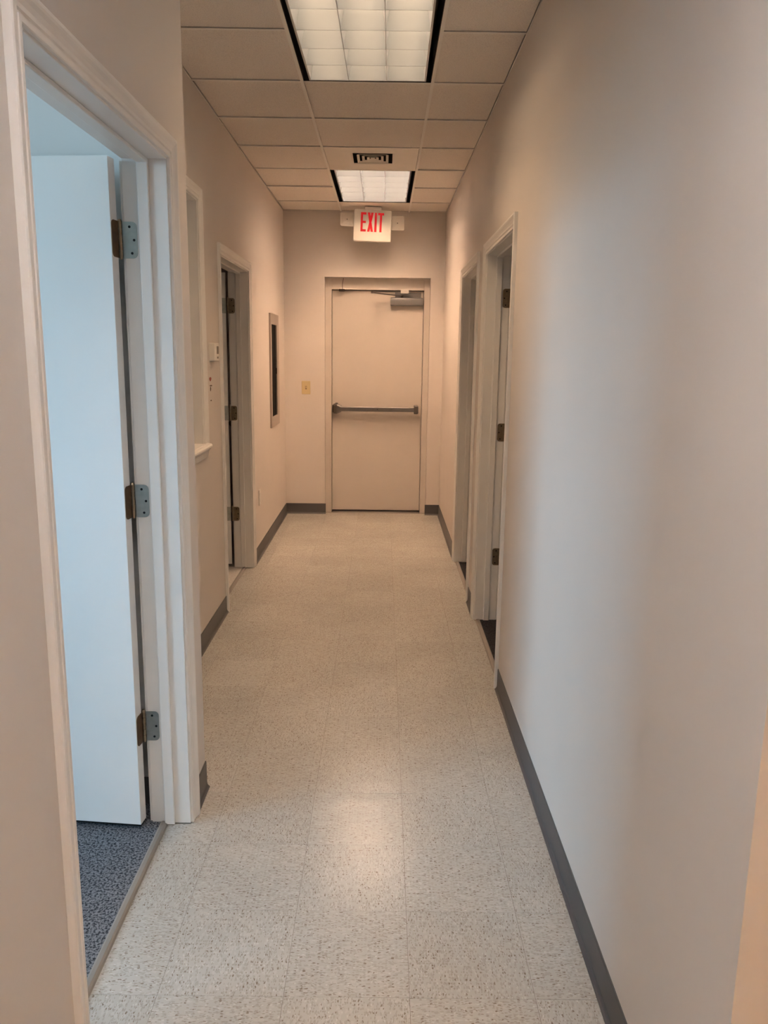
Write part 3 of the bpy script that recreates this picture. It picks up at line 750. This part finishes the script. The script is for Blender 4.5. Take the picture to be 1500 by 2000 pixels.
# ------------------------------------------------------------------ wall fittings
# light switch on the end wall
s = tag(empty('light_switch', (-0.720, YE, 1.200)), 'ivory toggle light switch on the end wall', 'switch')
MB().loft([[(x, y, z) for x, z in rrect(0.080 - q, 0.122 - q, 0.004, n=3)] for y, q in ((-0.0001, 0), (-0.004, 0.0), (-0.006, 0.006))]).build('plate', M['ivory'], s)
MB().loft([[(-0.005, -0.0055, -0.010), (0.005, -0.0055, -0.010), (0.005, -0.0055, 0.012), (-0.005, -0.0055, 0.012)], [(-0.004, -0.017, 0.004), (0.004, -0.017, 0.004), (0.004, -0.017, 0.012), (-0.004, -0.017, 0.012)]]).build('toggle', M['ivory'], s)
MB().box(-0.0075, 0.0075, -0.0066, -0.0055, -0.015, 0.015).build('toggle_slot', M['brown_chip'], s)
for z in (-0.031, 0.031): MB().cyl((0, -0.0055, z), (0, -0.0068, z), 0.003, n=10).build('screw', M['ivory'], s)
# outlet on the left wall
s = tag(empty('wall_outlet', (XL, 5.905, 0.455)), 'white duplex outlet low on the left wall', 'outlet')
MB().loft([[(x, y, z) for y, z in rrect(0.072 - q, 0.118 - q, 0.004, n=3)] for x, q in ((0.0001, 0), (0.005, 0.0), (0.007, 0.006))]).build('plate', M['white_plastic'], s)
for z in (-0.020, 0.020): MB().loft([[(x, a, b_) for a, b_ in rrect(0.034, 0.028, 0.010, n=4, cy=z)] for x in (0.0065, 0.0088)]).build('receptacle', M['white_plastic'], s)
# thermostat
s = tag(empty('thermostat', (XL, 4.352, 1.520)), 'white thermostat with small display on the left wall', 'thermostat')
MB().loft([[(x, y, z) for y, z in rrect(0.118 - q, 0.094 - q, 0.006, n=3)] for x, q in ((0.0001, 0), (0.026, 0.0), (0.030, 0.006))]).build('case', M['white_plastic'], s)
MB().box(0.0295, 0.0308, -0.010, 0.040, -0.010, 0.030).build('display', M['grey_plastic'], s)
MB().box(0.0295, 0.0320, 0.000, 0.024, -0.034, -0.024).build('button', M['grey_plastic'], s)
# chipped paint on the left wall, below the thermostat
for (y, z, dy, dz, k) in ((4.300, 1.380, 0.050, 0.026, 'red_chip'), (4.312, 1.344, 0.066, 0.008, 'brown_chip'), (4.300, 1.328, 0.024, 0.026, 'brown_chip'), (4.306, 1.266, 0.030, 0.008, 'brown_chip')):
    pts = [(dy / 2 * math.cos(a) * random.uniform(0.7, 1.1), dz / 2 * math.sin(a) * random.uniform(0.7, 1.1)) for a in [i * PI / 5 for i in range(10)]]
    MB().prism(pts, 'x', -0.001, 0.0012).build('paint_chip', M[k], wl_far, (XL, y, z))
# recessed cabinet with black window
CY0, CY1, CZ0, CZ1 = 6.545, 7.045, 0.912, 1.828
s = tag(empty('wall_cabinet', (XL, (CY0 + CY1) / 2, CZ0)), 'metal framed wall cabinet with tall black glass panel', 'cabinet')
ow, ohh = (CY1 - CY0) / 2, CZ1 - CZ0
iy0, iy1, iz0, iz1 = -ow + 0.060, ow - 0.125, 0.085, ohh - 0.085
TH = 0.014
for nm, (a, b_, c, d) in (('frame_stile', (-ow, iy0, 0, ohh)), ('frame_stile', (iy1, ow, 0, ohh)), ('frame_rail', (iy0, iy1, 0, iz0)), ('frame_rail', (iy0, iy1, iz1, ohh))):
    MB().box(0.0001, TH, a, b_, c, d).build(nm, M['cab_frame'], s)
MB().box(0.0002, 0.005, iy0, iy1, iz0, iz1).build('glass_panel', M['black_glass'], s)
MB().box(0.005, 0.013, iy1 - 0.022, iy1 - 0.006, ohh / 2 - 0.03, ohh / 2 + 0.02).build('pull_latch', M['dark_metal'], s, bevel=0.002)
